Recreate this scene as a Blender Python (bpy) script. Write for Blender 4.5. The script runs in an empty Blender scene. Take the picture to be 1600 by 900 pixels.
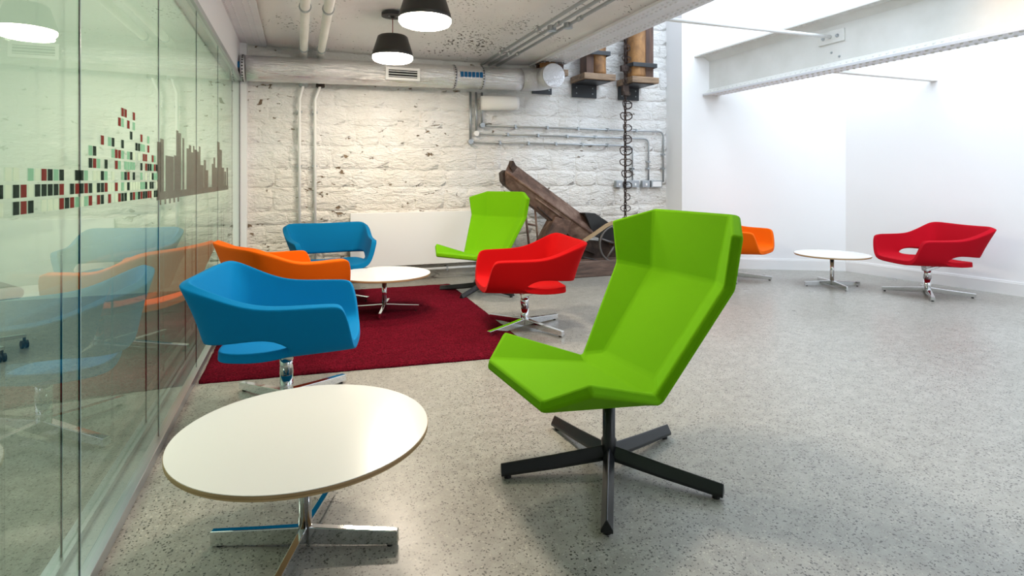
import bpy, bmesh, math, random
from mathutils import Vector, Matrix
random.seed(7)
C = bpy.context.scene.collection
PI = math.pi
H = 1.3; YAW = math.atan(332/889.)
cs, sn = math.cos(YAW), math.sin(YAW)

# ------------------------------------------------------------ camera
cam = bpy.data.cameras.new('camera'); co = bpy.data.objects.new('camera', cam); C.objects.link(co)
co.location = (0, 0, H); co.rotation_euler = (PI/2, 0, -YAW)
cam.sensor_width = 36; cam.lens = 36*889/1600.; cam.shift_y = -(450-279)/1600.; cam.clip_start = 0.05
bpy.context.scene.camera = co
# ------------------------------------------------------------ world, exposure, lights
sc = bpy.context.scene
sc.view_settings.view_transform = 'Standard'; sc.view_settings.look = 'None'
sc.view_settings.exposure = 0.18; sc.view_settings.gamma = 1.0; sc.view_settings.use_curve_mapping = False
w = bpy.data.worlds.new('sky'); sc.world = w; w.use_nodes = True
w.node_tree.nodes['Background'].inputs[0].default_value = (0.78, 0.88, 1.0, 1)
w.node_tree.nodes['Background'].inputs[1].default_value = 1.0

def area(name, loc, rot, sx, sy, power, col):
    l = bpy.data.lights.new(name, 'AREA'); l.shape = 'RECTANGLE'; l.size = sx; l.size_y = sy
    l.energy = power; l.color = col
    o = bpy.data.objects.new(name, l); C.objects.link(o); o.location = loc; o.rotation_euler = rot
    return o
area('skylight_daylight', (5.5, 2.2, 5.5), (0, 0, 0), 3.6, 7.5, 375, (0.77, 0.875, 1.0))
area('window_daylight', (4.6, -3.85, 2.2), (PI/2, 0, 0), 2.6, 2.0, 22, (0.97, 0.98, 1.0))
area('meeting_room_fill', (-2.6, 3.5, 2.84), (0, 0, 0), 2.6, 5.5, 118, (1.0, 0.99, 0.95))  # broad fill with no visible fitting, added to brighten the meeting room

# ------------------------------------------------------------ materials
def nm(name, col=(.8, .8, .8), rough=.5, metal=0., spec=.5, **k):
    m = bpy.data.materials.new(name); m.use_nodes = True
    b = m.node_tree.nodes['Principled BSDF']
    b.inputs['Base Color'].default_value = (*col, 1); b.inputs['Roughness'].default_value = rough
    b.inputs['Metallic'].default_value = metal; b.inputs['Specular IOR Level'].default_value = spec
    for a, v in k.items(): b.inputs[a.replace('_', ' ')].default_value = v
    return m
def nd(m, t, **k):
    n = m.node_tree.nodes.new(t)
    for a, v in k.items():
        if hasattr(n, a): setattr(n, a, v)
        else: n.inputs[a].default_value = v
    return n
def lk(m, a, b): m.node_tree.links.new(a, b)
def bsdf(m): return m.node_tree.nodes['Principled BSDF']
def coord(m, obj=False):
    if obj: return nd(m, 'ShaderNodeTexCoord').outputs['Object']
    return nd(m, 'ShaderNodeNewGeometry').outputs['Position']
def noise(m, vec, scale, detail=4, rough=.55, dist=0.):
    n = nd(m, 'ShaderNodeTexNoise'); n.inputs['Scale'].default_value = scale
    n.inputs['Detail'].default_value = detail; n.inputs['Roughness'].default_value = rough
    n.inputs['Distortion'].default_value = dist
    lk(m, vec, n.inputs['Vector']); return n.outputs['Fac']
def ramp(m, fac, stops):
    r = nd(m, 'ShaderNodeValToRGB'); e = r.color_ramp.elements
    while len(e) < len(stops): e.new(.5)
    for el, (p, c) in zip(e, stops):
        el.position = p; el.color = (*c, 1) if len(c) == 3 else c
    lk(m, fac, r.inputs[0]); return r.outputs['Color']
def mix(m, fac, a, b, mode='MIX'):
    n = nd(m, 'ShaderNodeMix'); n.data_type = 'RGBA'; n.blend_type = mode
    for i, v in ((0, fac), (6, a), (7, b)):
        if isinstance(v, (int, float)): n.inputs[i].default_value = v
        elif isinstance(v, tuple): n.inputs[i].default_value = (*v, 1)
        else: lk(m, v, n.inputs[i])
    return n.outputs[2]
def math_(m, op, a, b=0.):
    n = nd(m, 'ShaderNodeMath'); n.operation = op
    for i, v in ((0, a), (1, b)):
        if isinstance(v, (int, float)): n.inputs[i].default_value = v
        else: lk(m, v, n.inputs[i])
    return n.outputs[0]
def bump(m, h, strength=.3, dist=.01):
    n = nd(m, 'ShaderNodeBump'); n.inputs['Strength'].default_value = strength; n.inputs['Distance'].default_value = dist
    lk(m, h, n.inputs['Height']); lk(m, n.outputs[0], bsdf(m).inputs['Normal'])
def base(m, c): lk(m, c, bsdf(m).inputs['Base Color'])
W0, W1 = (0, 0, 0), (1, 1, 1)

# terrazzo / ground concrete floor
M_floor = nm('ground_concrete', rough=.42, spec=.5)
p = coord(M_floor)
big = noise(M_floor, p, .9, 4)
c = ramp(M_floor, big, [(.3, (.275, .262, .225)), (.7, (.34, .33, .29))])
mid = noise(M_floor, p, 14, 4)
c = mix(M_floor, .35, c, ramp(M_floor, mid, [(.35, (.25, .243, .22)), (.65, (.46, .453, .415))]))
vd = nd(M_floor, 'ShaderNodeTexVoronoi', feature='F1'); vd.inputs['Scale'].default_value = 105
wn = nd(M_floor, 'ShaderNodeTexNoise'); wn.inputs['Scale'].default_value = 95; lk(M_floor, p, wn.inputs['Vector'])
vm = nd(M_floor, 'ShaderNodeVectorMath', operation='MULTIPLY_ADD'); lk(M_floor, wn.outputs['Color'], vm.inputs[0]); vm.inputs[1].default_value = (.016, .016, .016); lk(M_floor, p, vm.inputs[2])
lk(M_floor, vm.outputs[0], vd.inputs['Vector'])
sep = nd(M_floor, 'ShaderNodeSeparateColor'); lk(M_floor, vd.outputs['Color'], sep.inputs[0])
inn = ramp(M_floor, vd.outputs['Distance'], [(.36, W1), (.46, W0)])
dk = math_(M_floor, 'LESS_THAN', sep.outputs[0], .35)
lt = math_(M_floor, 'GREATER_THAN', sep.outputs[1], .80)
c = mix(M_floor, math_(M_floor, 'MULTIPLY', math_(M_floor, 'MULTIPLY', inn, dk), .9), c, (.045, .042, .036))
c = mix(M_floor, math_(M_floor, 'MULTIPLY', math_(M_floor, 'MULTIPLY', inn, lt), .45), c, (.58, .55, .47))
v2 = nd(M_floor, 'ShaderNodeTexVoronoi', feature='F1'); v2.inputs['Scale'].default_value = 170; lk(M_floor, vm.outputs[0], v2.inputs['Vector'])
s2 = nd(M_floor, 'ShaderNodeSeparateColor'); lk(M_floor, v2.outputs['Color'], s2.inputs[0])
i2 = ramp(M_floor, v2.outputs['Distance'], [(.3, W1), (.42, W0)])
c = mix(M_floor, math_(M_floor, 'MULTIPLY', math_(M_floor, 'MULTIPLY', i2, math_(M_floor, 'LESS_THAN', s2.outputs[0], .22)), .75), c, (.12, .105, .09))
base(M_floor, c)
lk(M_floor, ramp(M_floor, noise(M_floor, p, 2.3, 4), [(.3, (.27,)*3), (.7, (.33,)*3)]), bsdf(M_floor).inputs['Roughness'])
bump(M_floor, mid, .05, .003)

def plaster(name, col, r=.75):
    m = nm(name, col, r, spec=.25); p = coord(m)
    bump(m, noise(m, p, 35, 3), .06, .003); return m
M_white = plaster('white_wall_paint', (.90, .90, .90))
M_skirt = nm('white_gloss_trim', (.86, .86, .85), .4)
M_green = plaster('pale_green_wall_paint', (.72, .82, .74))

# rough painted stone
def stone_mat(name, chips=.5):
    m = nm(name, rough=.55, spec=.4); p = coord(m)
    mp = nd(m, 'ShaderNodeMapping'); mp.inputs['Scale'].default_value = (1, 1, 2.2); lk(m, p, mp.inputs[0]); q = mp.outputs[0]
    n1 = noise(m, p, 2.2, 4)
    c = ramp(m, n1, [(.3, (.80, .785, .75)), (.7, (.87, .87, .86))])
    sx = nd(m, 'ShaderNodeSeparateXYZ'); lk(m, p, sx.inputs[0])
    # warm old limewash low on the left, chips of missing paint
    low = ramp(m, math_(m, 'ADD', math_(m, 'MULTIPLY', sx.outputs[2], .4), math_(m, 'MULTIPLY', n1, .35)), [(.35, W1), (.95, W0)])
    c = mix(m, math_(m, 'MULTIPLY', low, .55), c, (.80, .72, .60))
    ch = noise(m, q, 7.5, 8, .62, .6)
    reg = noise(m, p, 1.7, 2)
    sel = math_(m, 'ADD', math_(m, 'MULTIPLY', reg, .38), ch)
    left = ramp(m, math_(m, 'MULTIPLY', sx.outputs[0], .25), [(.15, (.035,)*3), (.8, W0)])
    sel = math_(m, 'ADD', sel, left)
    k = ramp(m, sel, [(.93-.04*chips, W0), (.955-.04*chips, W1)])
    c = mix(m, k, c, mix(m, noise(m, p, 12, 2), (.10, .07, .05), (.36, .26, .16)))
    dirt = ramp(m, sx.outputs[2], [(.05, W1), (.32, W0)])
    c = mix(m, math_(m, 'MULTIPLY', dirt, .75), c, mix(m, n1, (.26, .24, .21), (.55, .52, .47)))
    base(m, c)
    h = math_(m, 'SUBTRACT', math_(m, 'ADD', math_(m, 'MULTIPLY', noise(m, q, 6, 8, .6, .8), 1.), math_(m, 'MULTIPLY', noise(m, q, 22, 5), .35)), math_(m, 'MULTIPLY', k, .5))
    bump(m, h, .9, .05)
    return m
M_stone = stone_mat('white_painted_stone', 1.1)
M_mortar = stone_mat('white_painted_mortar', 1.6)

# vault plaster with pinholes
M_vault = nm('painted_vault', rough=.6, spec=.3); m = M_vault; p = coord(m)
c = ramp(m, noise(m, p, 1.4, 4), [(.3, (.80, .79, .78)), (.7, (.88, .875, .87))])
sel = math_(m, 'ADD', math_(m, 'MULTIPLY', noise(m, p, 1.6, 3), .55), noise(m, p, 30, 3, .6))
k = ramp(m, sel, [(.93, W0), (.97, W1)])
c = mix(m, k, c, (.12, .11, .10)); base(m, c)
bump(m, math_(m, 'SUBTRACT', noise(m, p, 5, 7, .6), math_(m, 'MULTIPLY', k, .3)), .55, .04)

M_beam = nm('white_painted_iron', rough=.38, spec=.5); p = coord(M_beam)
base(M_beam, ramp(M_beam, noise(M_beam, p, 3, 4), [(.3, (.66, .67, .71)), (.7, (.74, .75, .78))]))
bump(M_beam, noise(M_beam, p, 30, 4), .15, .004)
M_beam2 = nm('cream_painted_iron', rough=.45, spec=.4); p = coord(M_beam2)
base(M_beam2, ramp(M_beam2, noise(M_beam2, p, 3, 4), [(.3, (.72, .72, .68)), (.7, (.80, .80, .77))]))
bump(M_beam2, noise(M_beam2, p, 25, 4), .15, .004)

M_galv = nm('galvanised_steel', (.42, .45, .47), .42, .85)
M_foil = nm('foil_duct', rough=.27, metal=1.); p = coord(M_foil)
mp = nd(M_foil, 'ShaderNodeMapping'); mp.inputs['Scale'].default_value = (1., 6, 6); lk(M_foil, p, mp.inputs[0])
base(M_foil, ramp(M_foil, noise(M_foil, p, 2, 3), [(.3, (.72, .71, .70)), (.7, (.86, .86, .87))]))
bump(M_foil, noise(M_foil, mp.outputs[0], 4, 6, .65, 1.2), .8, .025)
M_foil2 = nm('crinkled_foil', (.66, .66, .68), .3, 1.); bump(M_foil2, noise(M_foil2, coord(M_foil2), 22, 6, .7, 1.0), .8, .02)
M_chrome = nm('polished_chrome', (.78, .79, .80), .07, 1.)
M_alu = nm('anodised_aluminium', (.60, .63, .67), .3, .9)
M_frame = nm('white_powder_coat', (.80, .80, .83), .4)
M_black = nm('black_powder_coat', (.010, .011, .013), .28, 0., .5)
M_blackp = nm('black_plastic', (.015, .015, .015), .45)
M_dgrey = nm('dark_grey_metal', (.045, .048, .052), .45, .6)
M_slotd = nm('dark_slot', (.01, .01, .01), .8)

def fabric(name, a, b, sheen=.25, sc=420):
    m = nm(name, a, .92, spec=.12); p = coord(m, True)
    n = noise(m, p, sc, 2)
    base(m, mix(m, n, a, b))
    bsdf(m).inputs['Sheen Weight'].default_value = sheen*.3; bsdf(m).inputs['Sheen Roughness'].default_value = .4
    bsdf(m).inputs['Sheen Tint'].default_value = (*[min(1, x*.6+.4) for x in b], 1)
    bump(m, n, .25, .001); return m
M_lime = fabric('lime_green_felt', (.125, .36, .002), (.16, .42, .003), .05)
M_blue = fabric('turquoise_blue_felt', (.000, .17, .41), (.001, .215, .49), .08)
M_blue2 = fabric('deep_blue_felt', (.000, .12, .28), (.001, .15, .33), .08)
M_orange = fabric('orange_felt', (.74, .10, .001), (.84, .14, .002), .12)
M_red = fabric('red_felt', (.44, .002, .003), (.52, .003, .004), .12)
M_crimson = fabric('crimson_felt', (.40, .002, .010), (.47, .003, .014), .12)

M_rug = nm('crimson_carpet', rough=1., spec=.05); p = coord(M_rug)
n1 = ramp(M_rug, noise(M_rug, p, 95, 4, .7), [(.36, W0), (.64, W1)]); n2 = noise(M_rug, p, 5, 5, .65)
c = mix(M_rug, n1, (.055, .001, .006), (.36, .012, .036))
c = mix(M_rug, ramp(M_rug, n2, [(.35, (0, 0, 0)), (.65, (.42,)*3)]), c, (.13, .003, .012))
base(M_rug, c); bump(M_rug, math_(M_rug, 'ADD', n1, math_(M_rug, 'MULTIPLY', n2, .5)), 1., .01)

M_top = nm('white_laminate', (.78, .78, .76), .22, spec=.5)
M_ply = nm('plywood_edge', rough=.5); p = coord(M_ply)
mp = nd(M_ply, 'ShaderNodeMapping'); mp.inputs['Scale'].default_value = (2, 2, 320); lk(M_ply, p, mp.inputs[0])
base(M_ply, ramp(M_ply, noise(M_ply, mp.outputs[0], 1, 2), [(.4, (.30, .18, .08)), (.6, (.50, .33, .16))]))

def wood(name, a, b, sc=(3, 3, 30), s=1.5):
    m = nm(name, a, .6); p = coord(m, False)
    mp = nd(m, 'ShaderNodeMapping'); mp.inputs['Scale'].default_value = sc; lk(m, p, mp.inputs[0])
    n = noise(m, mp.outputs[0], s, 6, .6, .6)
    base(m, ramp(m, n, [(.3, a), (.7, b)])); bump(m, n, .35, .01); return m
M_log = wood('varnished_old_timber', (.09, .038, .012), (.40, .20, .065), (5, 5, 3), 1.4)
M_logd = wood('dark_old_timber', (.035, .016, .010), (.12, .055, .03), (14, 14, 1.2), 1.4)
M_plank = wood('weathered_timber', (.10, .06, .035), (.34, .23, .14), (2, 6, 14), 1.5)
M_sleeper = wood('dark_weathered_sleeper', (.05, .032, .025), (.19, .12, .09), (2, 6, 16), 1.5)
def rust(name, a, b, c3):
    m = nm(name, a, .7, .25); p = coord(m)
    n = noise(m, p, 5, 7, .65, .5)
    base(m, ramp(m, n, [(.28, a), (.5, b), (.75, c3)])); bump(m, noise(m, p, 28, 5), .35, .006); return m
M_rust = rust('rusty_brown_iron', (.030, .018, .013), (.14, .078, .054), (.30, .21, .16))
M_rustd = rust('dark_rusty_iron', (.012, .009, .008), (.04, .024, .018), (.10, .065, .045))
M_wheel = nm('worn_iron', (.13, .12, .115), .45, .5)
M_strap = nm('leather_belt', (.36, .25, .14), .6)
M_cream = nm('cream_board', (.80, .80, .79), .5)
M_bluel = nm('blue_tape', (.01, .20, .48), .5)
M_cord = nm('red_cord', (.25, .02, .02), .6)
M_glow = nm('opal_diffuser', (.9, .9, .88), .5)
bsdf(M_glow).inputs['Emission Color'].default_value = (1, .88, .72, 1); bsdf(M_glow).inputs['Emission Strength'].default_value = 26

# glass: tinted sheet, Fresnel mirror on its outward faces
def glass(name, tint):
    m = bpy.data.materials.new(name); m.use_nodes = True; nt = m.node_tree; nt.nodes.clear()
    out = nd(m, 'ShaderNodeOutputMaterial'); tr = nd(m, 'ShaderNodeBsdfTransparent'); gl = nd(m, 'ShaderNodeBsdfGlossy')
    tr.inputs[0].default_value = (*tint, 1); gl.inputs['Roughness'].default_value = 0.0; gl.inputs[0].default_value = (.93, 1, .96, 1)
    g = nd(m, 'ShaderNodeNewGeometry')
    dp = nd(m, 'ShaderNodeVectorMath', operation='DOT_PRODUCT'); lk(m, g.outputs['Normal'], dp.inputs[0]); lk(m, g.outputs['Incoming'], dp.inputs[1])
    cosv = math_(m, 'ABSOLUTE', dp.outputs['Value'])
    q = math_(m, 'SUBTRACT', 1., cosv); f = math_(m, 'POWER', q, 5.)
    f = math_(m, 'ADD', math_(m, 'MULTIPLY', f, .92), .06)
    f = math_(m, 'MULTIPLY', f, math_(m, 'SUBTRACT', 1., g.outputs['Backfacing']))
    ms = nd(m, 'ShaderNodeMixShader'); lk(m, f, ms.inputs[0]); lk(m, tr.outputs[0], ms.inputs[1]); lk(m, gl.outputs[0], ms.inputs[2])
    lk(m, ms.outputs[0], out.inputs[0]); return m
M_glass = glass('green_tinted_glass', (.925, .975, .930))
M_glassedge = nm('glass_edge', (.01, .03, .03), .3)
M_glassedgel = nm('bright_glass_edge', (.50, .72, .74), .15)
def film(name, col, fac, grad=None):
    m = bpy.data.materials.new(name); m.use_nodes = True; nt = m.node_tree; nt.nodes.clear()
    out = nd(m, 'ShaderNodeOutputMaterial'); tr = nd(m, 'ShaderNodeBsdfTransparent')
    df = nd(m, 'ShaderNodeBsdfDiffuse'); tl = nd(m, 'ShaderNodeBsdfTranslucent'); a = nd(m, 'ShaderNodeMixShader')
    df.inputs[0].default_value = (*col, 1); tl.inputs[0].default_value = (*col, 1); a.inputs[0].default_value = .5
    lk(m, df.outputs[0], a.inputs[1]); lk(m, tl.outputs[0], a.inputs[2])
    ms = nd(m, 'ShaderNodeMixShader'); ms.inputs[0].default_value = fac
    if grad:
        p = coord(m); sx = nd(m, 'ShaderNodeSeparateXYZ'); lk(m, p, sx.inputs[0])
        mr = nd(m, 'ShaderNodeMapRange'); mr.interpolation_type = 'SMOOTHSTEP'
        mr.inputs[1].default_value = grad[0]; mr.inputs[2].default_value = grad[1]; mr.inputs[3].default_value = 0.; mr.inputs[4].default_value = fac
        lk(m, sx.outputs[2], mr.inputs[0]); lk(m, mr.outputs[0], ms.inputs[0])
    lk(m, tr.outputs[0], ms.inputs[1]); lk(m, a.outputs[0], ms.inputs[2]); lk(m, ms.outputs[0], out.inputs[0]); return m
M_frost = film('frosted_gradient_film', (.88, .92, .86), .55, (.80, 1.30))
M_fdark = film('charcoal_print', (.02, .035, .03), .74)
M_fred = film('red_print', (.33, .03, .03), .74)
M_fgreen = film('pale_green_print', (.30, .62, .42), .5)
M_fcream = film('cream_print', (.88, .95, .78), .5)
M_fsky = film('taupe_print', (.24, .20, .175), .52)

# ------------------------------------------------------------ mesh helpers
SPLIT = {'coupling', 'saddle_clip', 'pipe_clip', 'batten', 'chain_clamp', 'angle_iron', 'rocker_switch', 'bolt'}
def BM(): return bmesh.new()
def finish(name, bm, mats, parent=None, smooth=False, world=True):
    if parent is not None and world:
        bmesh.ops.transform(bm, matrix=Matrix.Translation(-parent.location), verts=bm.verts)
    bmesh.ops.recalc_face_normals(bm, faces=bm.faces)
    if name in SPLIT:                    # each separate piece becomes an object of its own
        bm.verts.index_update(); seen = set(); comps = []
        for v0 in bm.verts:
            if v0 in seen: continue
            st = [v0]; seen.add(v0); comp = []
            while st:
                v = st.pop(); comp.append(v)
                for e in v.link_edges:
                    q = e.other_vert(v)
                    if q not in seen: seen.add(q); st.append(q)
            comps.append(comp)
        if len(comps) > 1:
            outs = []
            for comp in comps:
                b2 = bmesh.new(); mp_ = {v: b2.verts.new(v.co) for v in comp}; fs = set(f for v in comp for f in v.link_faces)
                for f in fs: b2.faces.new([mp_[v] for v in f.verts]).material_index = f.material_index
                outs.append(finish(name, b2, mats, parent, smooth, False))
            bm.free(); return outs[0]
    me = bpy.data.meshes.new(name); bm.to_mesh(me); bm.free()
    for q in (mats if isinstance(mats, (list, tuple)) else [mats]): me.materials.append(q)
    if smooth:
        for f in me.polygons: f.use_smooth = True
    o = bpy.data.objects.new(name, me); C.objects.link(o)
    if parent is not None: o.parent = parent
    return o
def box(bm, a, b, mi=0, rot=None, piv=None):
    x0, y0, z0 = a; x1, y1, z1 = b
    v = [bm.verts.new((x, y, z)) for x in (x0, x1) for y in (y0, y1) for z in (z0, z1)]
    for f in ((0, 1, 3, 2), (4, 6, 7, 5), (0, 4, 5, 1), (2, 3, 7, 6), (0, 2, 6, 4), (1, 5, 7, 3)):
        bm.faces.new([v[i] for i in f]).material_index = mi
    if rot is not None:
        bmesh.ops.rotate(bm, verts=v, cent=piv or (0, 0, 0), matrix=rot)
    return v
def bevel(o, wd=.004, seg=2, ang=35):
    md = o.modifiers.new('bevel', 'BEVEL'); md.width = wd; md.segments = seg; md.limit_method = 'ANGLE'; md.angle_limit = math.radians(ang)
    return o
def ring_verts(bm, c, r, ax, n=20, ph=0.):
    ax = Vector(ax).normalized(); u = ax.orthogonal().normalized()
    if abs(ax.z) > .99: u = Vector((1, 0, 0))
    v = ax.cross(u)
    return [bm.verts.new(Vector(c)+r*(math.cos(ph+2*PI*i/n)*u+math.sin(ph+2*PI*i/n)*v)) for i in range(n)]
def bridge(bm, a, b, mi=0):
    n = len(a)
    for i in range(n): bm.faces.new((a[i], a[(i+1) % n], b[(i+1) % n], b[i])).material_index = mi
def cyl(bm, a, b, r, n=20, r2=None, cap=True, mi=0):
    a = Vector(a); b = Vector(b); ax = b-a
    A = ring_verts(bm, a, r, ax, n); B = ring_verts(bm, b, r if r2 is None else r2, ax, n)
    bridge(bm, A, B, mi)
    if cap:
        bm.faces.new(A[::-1]).material_index = mi; bm.faces.new(B).material_index = mi
def lathe(bm, c, prof, n=40, mi=0, close=True):
    rs = []
    for r, z in prof:
        rs.append(ring_verts(bm, (c[0], c[1], c[2]+z), max(r, .0005), (0, 0, 1), n))
    for a, b in zip(rs, rs[1:]): bridge(bm, a, b, mi)
    if close:
        bm.faces.new(rs[0][::-1]).material_index = mi; bm.faces.new(rs[-1]).material_index = mi
def tube(bm, pts, r, n=10, mi=0):
    pts = [Vector(q) for q in pts]; rings = []; u = None
    for i, q in enumerate(pts):
        t = (pts[min(i+1, len(pts)-1)]-pts[max(i-1, 0)]).normalized()
        if u is None: u = t.orthogonal().normalized()
        u = (u-t*u.dot(t)).normalized(); v = t.cross(u)
        rings.append([bm.verts.new(q+r*(math.cos(2*PI*k/n)*u+math.sin(2*PI*k/n)*v)) for k in range(n)])
    for a, b in zip(rings, rings[1:]): bridge(bm, a, b, mi)
    bm.faces.new(rings[0][::-1]).material_index = mi; bm.faces.new(rings[-1]).material_index = mi
def fillet(pts, r, n=5):
    pts = [Vector(q) for q in pts]; out = [pts[0]]
    for a, b, c3 in zip(pts, pts[1:], pts[2:]):
        d1 = (a-b).normalized(); d2 = (c3-b).normalized()
        p0 = b+d1*r; p2 = b+d2*r
        for i in range(n+1):
            t = i/n; out.append(p0*(1-t)**2+b*2*t*(1-t)+p2*t*t)
    out.append(pts[-1]); return out
def prism(bm, poly, y0, y1, mi=0):      # poly in (x,z), extruded along y
    A = [bm.verts.new((x, y0, z)) for x, z in poly]; B = [bm.verts.new((x, y1, z)) for x, z in poly]
    bridge(bm, A, B, mi); bm.faces.new(A[::-1]).material_index = mi; bm.faces.new(B).material_index = mi
def extr(bm, pts, off, mi=0):           # planar polygon (3D) extruded by vector
    off = Vector(off)
    A = [bm.verts.new(q) for q in pts]; B = [bm.verts.new(Vector(q)+off) for q in pts]
    bridge(bm, A, B, mi); bm.faces.new(A[::-1]).material_index = mi; bm.faces.new(B).material_index = mi

def thing(name, label, cat, loc=(0, 0, 0), rz=0., group=None):
    o = bpy.data.objects.new(name, None); C.objects.link(o); o.location = loc; o.rotation_euler = (0, 0, rz)
    o.empty_display_size = .1; o['label'] = label; o['category'] = cat
    if group: o['group'] = group
    return o
def tag(o, label, cat, group=None):
    o['label'] = label; o['category'] = cat
    if group: o['group'] = group
    return o
def setting(name, label=None, cat=None, loc=(0, 0, 0)):
    o = bpy.data.objects.new(name, None); C.objects.link(o); o.location = loc; o['kind'] = 'structure'
    if label: o['label'] = label; o['category'] = cat
    return o
def struct(name, bm, m, label, cat, smooth=False):
    o = finish(name, bm, m, None, smooth); o['kind'] = 'structure'; o['label'] = label; o['category'] = cat; return o
def copy_tree(root, loc, rz, label):
    r = root.copy(); C.objects.link(r); r.location = loc; r.rotation_euler = (0, 0, rz); r['label'] = label
    for ch in list(root.children):
        q = ch.copy(); C.objects.link(q); q.parent = r
        for g in list(ch.children):
            d = g.copy(); C.objects.link(d); d.parent = q
    return r
def onwall(px, py, Y):                   # photo pixel -> point of the upright plane y = Y
    k = (px-800)/889.; x = Y*(k*cs+sn)/(cs-k*sn); d = x*sn+Y*cs
    return Vector((x, Y, H+(279-py)/889.*d))

# ============================================================ STRUCTURE
WY = 7.33
bm = BM(); box(bm, (-5.2, -4.2, -.1), (9.2, 7.9, 0)); struct('floor', bm, M_floor, 'speckled ground concrete floor of the whole lounge', 'floor')

# stone wall
wall = setting('wall_back', 'rough white painted stone wall at the far end', 'wall')
bm = BM(); box(bm, (-.75, WY+.0, 0), (5.9, WY+.3, 6.0)); finish('mortar_backing', bm, M_mortar, wall)
def stone_mesh(seed, dark=False):
    rnd = random.Random(seed); bm = BM(); nx, nz = 5, 4; g = []
    for j in range(nz):
        row = []
        for i in range(nx):
            u = i/(nx-1); v = j/(nz-1)
            x = u-.5; z = v-.5; e = min(u, 1-u, .12)/.12; f = min(v, 1-v, .2)/.2
            edge = (i in (0, nx-1)) or (j in (0, nz-1))
            if edge:
                if i in (0, nx-1) and j in (0, nz-1): x *= .93; z *= .88
                x *= 1-rnd.random()*.03; z *= 1-rnd.random()*.10
                y = -.25
            else:
                y = -1-rnd.random()*.9; x += rnd.uniform(-.05, .05); z += rnd.uniform(-.05, .05)
                if i in (1, nx-2): x += (-.12 if i == 1 else .12)
                if j in (1, nz-2): z += (-.09 if j == 1 else .09)
            row.append(bm.verts.new((x, y, z)))
        g.append(row)
    for j in range(nz-1):
        for i in range(nx-1): bm.faces.new((g[j][i], g[j][i+1], g[j+1][i+1], g[j+1][i]))
    per = [g[0][i] for i in range(nx)]+[g[j][nx-1] for j in range(1, nz)]+[g[nz-1][i] for i in range(nx-2, -1, -1)]+[g[j][0] for j in range(nz-2, 0, -1)]
    bk = [bm.verts.new((q.co.x, .5, q.co.z)) for q in per]
    bridge(bm, per, bk); bmesh.ops.recalc_face_normals(bm, faces=bm.faces)
    me = bpy.data.meshes.new('stone'); bm.to_mesh(me); bm.free(); me.materials.append(M_stone)
    for q in me.polygons: q.use_smooth = True
    return me
SM = [stone_mesh(i) for i in range(14)]
z = 0.0; rr = random.Random(3)
while z < 4.35:
    h = rr.choice([.15, .19, .22, .25, .29]); x0 = -.66 if z < 2.85 else 3.2; x = x0-rr.random()*.2
    while x < 5.25:
        ln = rr.uniform(.24, .62)*(.9+h)
        xe = min(x+ln, 5.27)
        if 5.27-xe < .14: xe = 5.27
        o = bpy.data.objects.new('stone', rr.choice(SM)); C.objects.link(o); o.parent = wall
        hh = h-.004+rr.uniform(-.012, .004)
        xs = max(x, x0)
        o.location = ((xs+xe)/2, WY, z+h/2+rr.uniform(-.006, .006)); o.scale = (max(xe-xs-.006, .05), rr.uniform(.008, .018), hh)
        o.rotation_euler = (0, rr.uniform(-.018, .018), 0)
        x = xe
        if xe >= 5.26: break
    z += h

# white angled walls of the atrium
W = [(5.25, WY+.3), (5.25, 6.94), (7.19, 5.85), (7.46, 3.89), (8.55, -4.0)]
def wall_seg(name, a, b, label, h=6.0, t=.2, m=M_white):
    a = Vector((*a, 0)); b = Vector((*b, 0)); n = Vector((-(b-a).y, (b-a).x, 0)).normalized()*t
    bm = BM(); extr(bm, [a, b, b+Vector((0, 0, h)), a+Vector((0, 0, h))], n); return struct(name, bm, m, label, 'wall')
wall_seg('wall_pier', W[1], W[0], 'narrow return of the white wall beside the stone wall', t=-.4)
wall_seg('wall_right_rear', W[1], W[2], 'smooth white atrium wall behind the orange and round table')
wall_seg('wall_right', W[2], (7.46+.0, 3.89), 'smooth white atrium wall behind the right red chair')
wall_seg('wall_right_front', W[3], W[4], 'white atrium wall running on out of frame')
def skirt(name, a, b, label):
    a = Vector((*a, 0)); b = Vector((*b, 0)); n = Vector(((b-a).y, -(b-a).x, 0)).normalized()*.018
    bm = BM(); extr(bm, [a, b, b+Vector((0, 0, .135)), a+Vector((0, 0, .135))], n)
    n2 = n*.55; extr(bm, [a+Vector((0, 0, .135)), b+Vector((0, 0, .135)), b+Vector((0, 0, .152)), a+Vector((0, 0, .152))], n2)
    return struct(name, bm, M_skirt, label, 'baseboard')
skirt('baseboard_rear', W[1], W[2], 'white baseboard under the rear atrium wall')
skirt('baseboard_right', W[2], W[3], 'white baseboard behind the right red chair')
skirt('baseboard_right_front', W[3], W[4], 'white baseboard running on out of frame')
# wall behind the camera with a wide opening for daylight, atrium upper walls
bm = BM(); box(bm, (-5.2, -4.2, 0), (3.2, -4.0, 6)); box(bm, (3.2, -4.2, 0), (6, -4., 1.1)); box(bm, (3.2, -4.2, 3.3), (6, -4, 6)); box(bm, (6, -4.2, 0), (9.2, -4, 6))
struct('wall_front', bm, M_white, 'white wall behind the viewpoint with a wide window opening', 'wall')
bm = BM(); box(bm, (3.0, -4.1, 3.15), (3.38, WY, 6)); struct('wall_left_upper', bm, M_white, 'white upper wall of the atrium above the riveted beam', 'wall')

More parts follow.
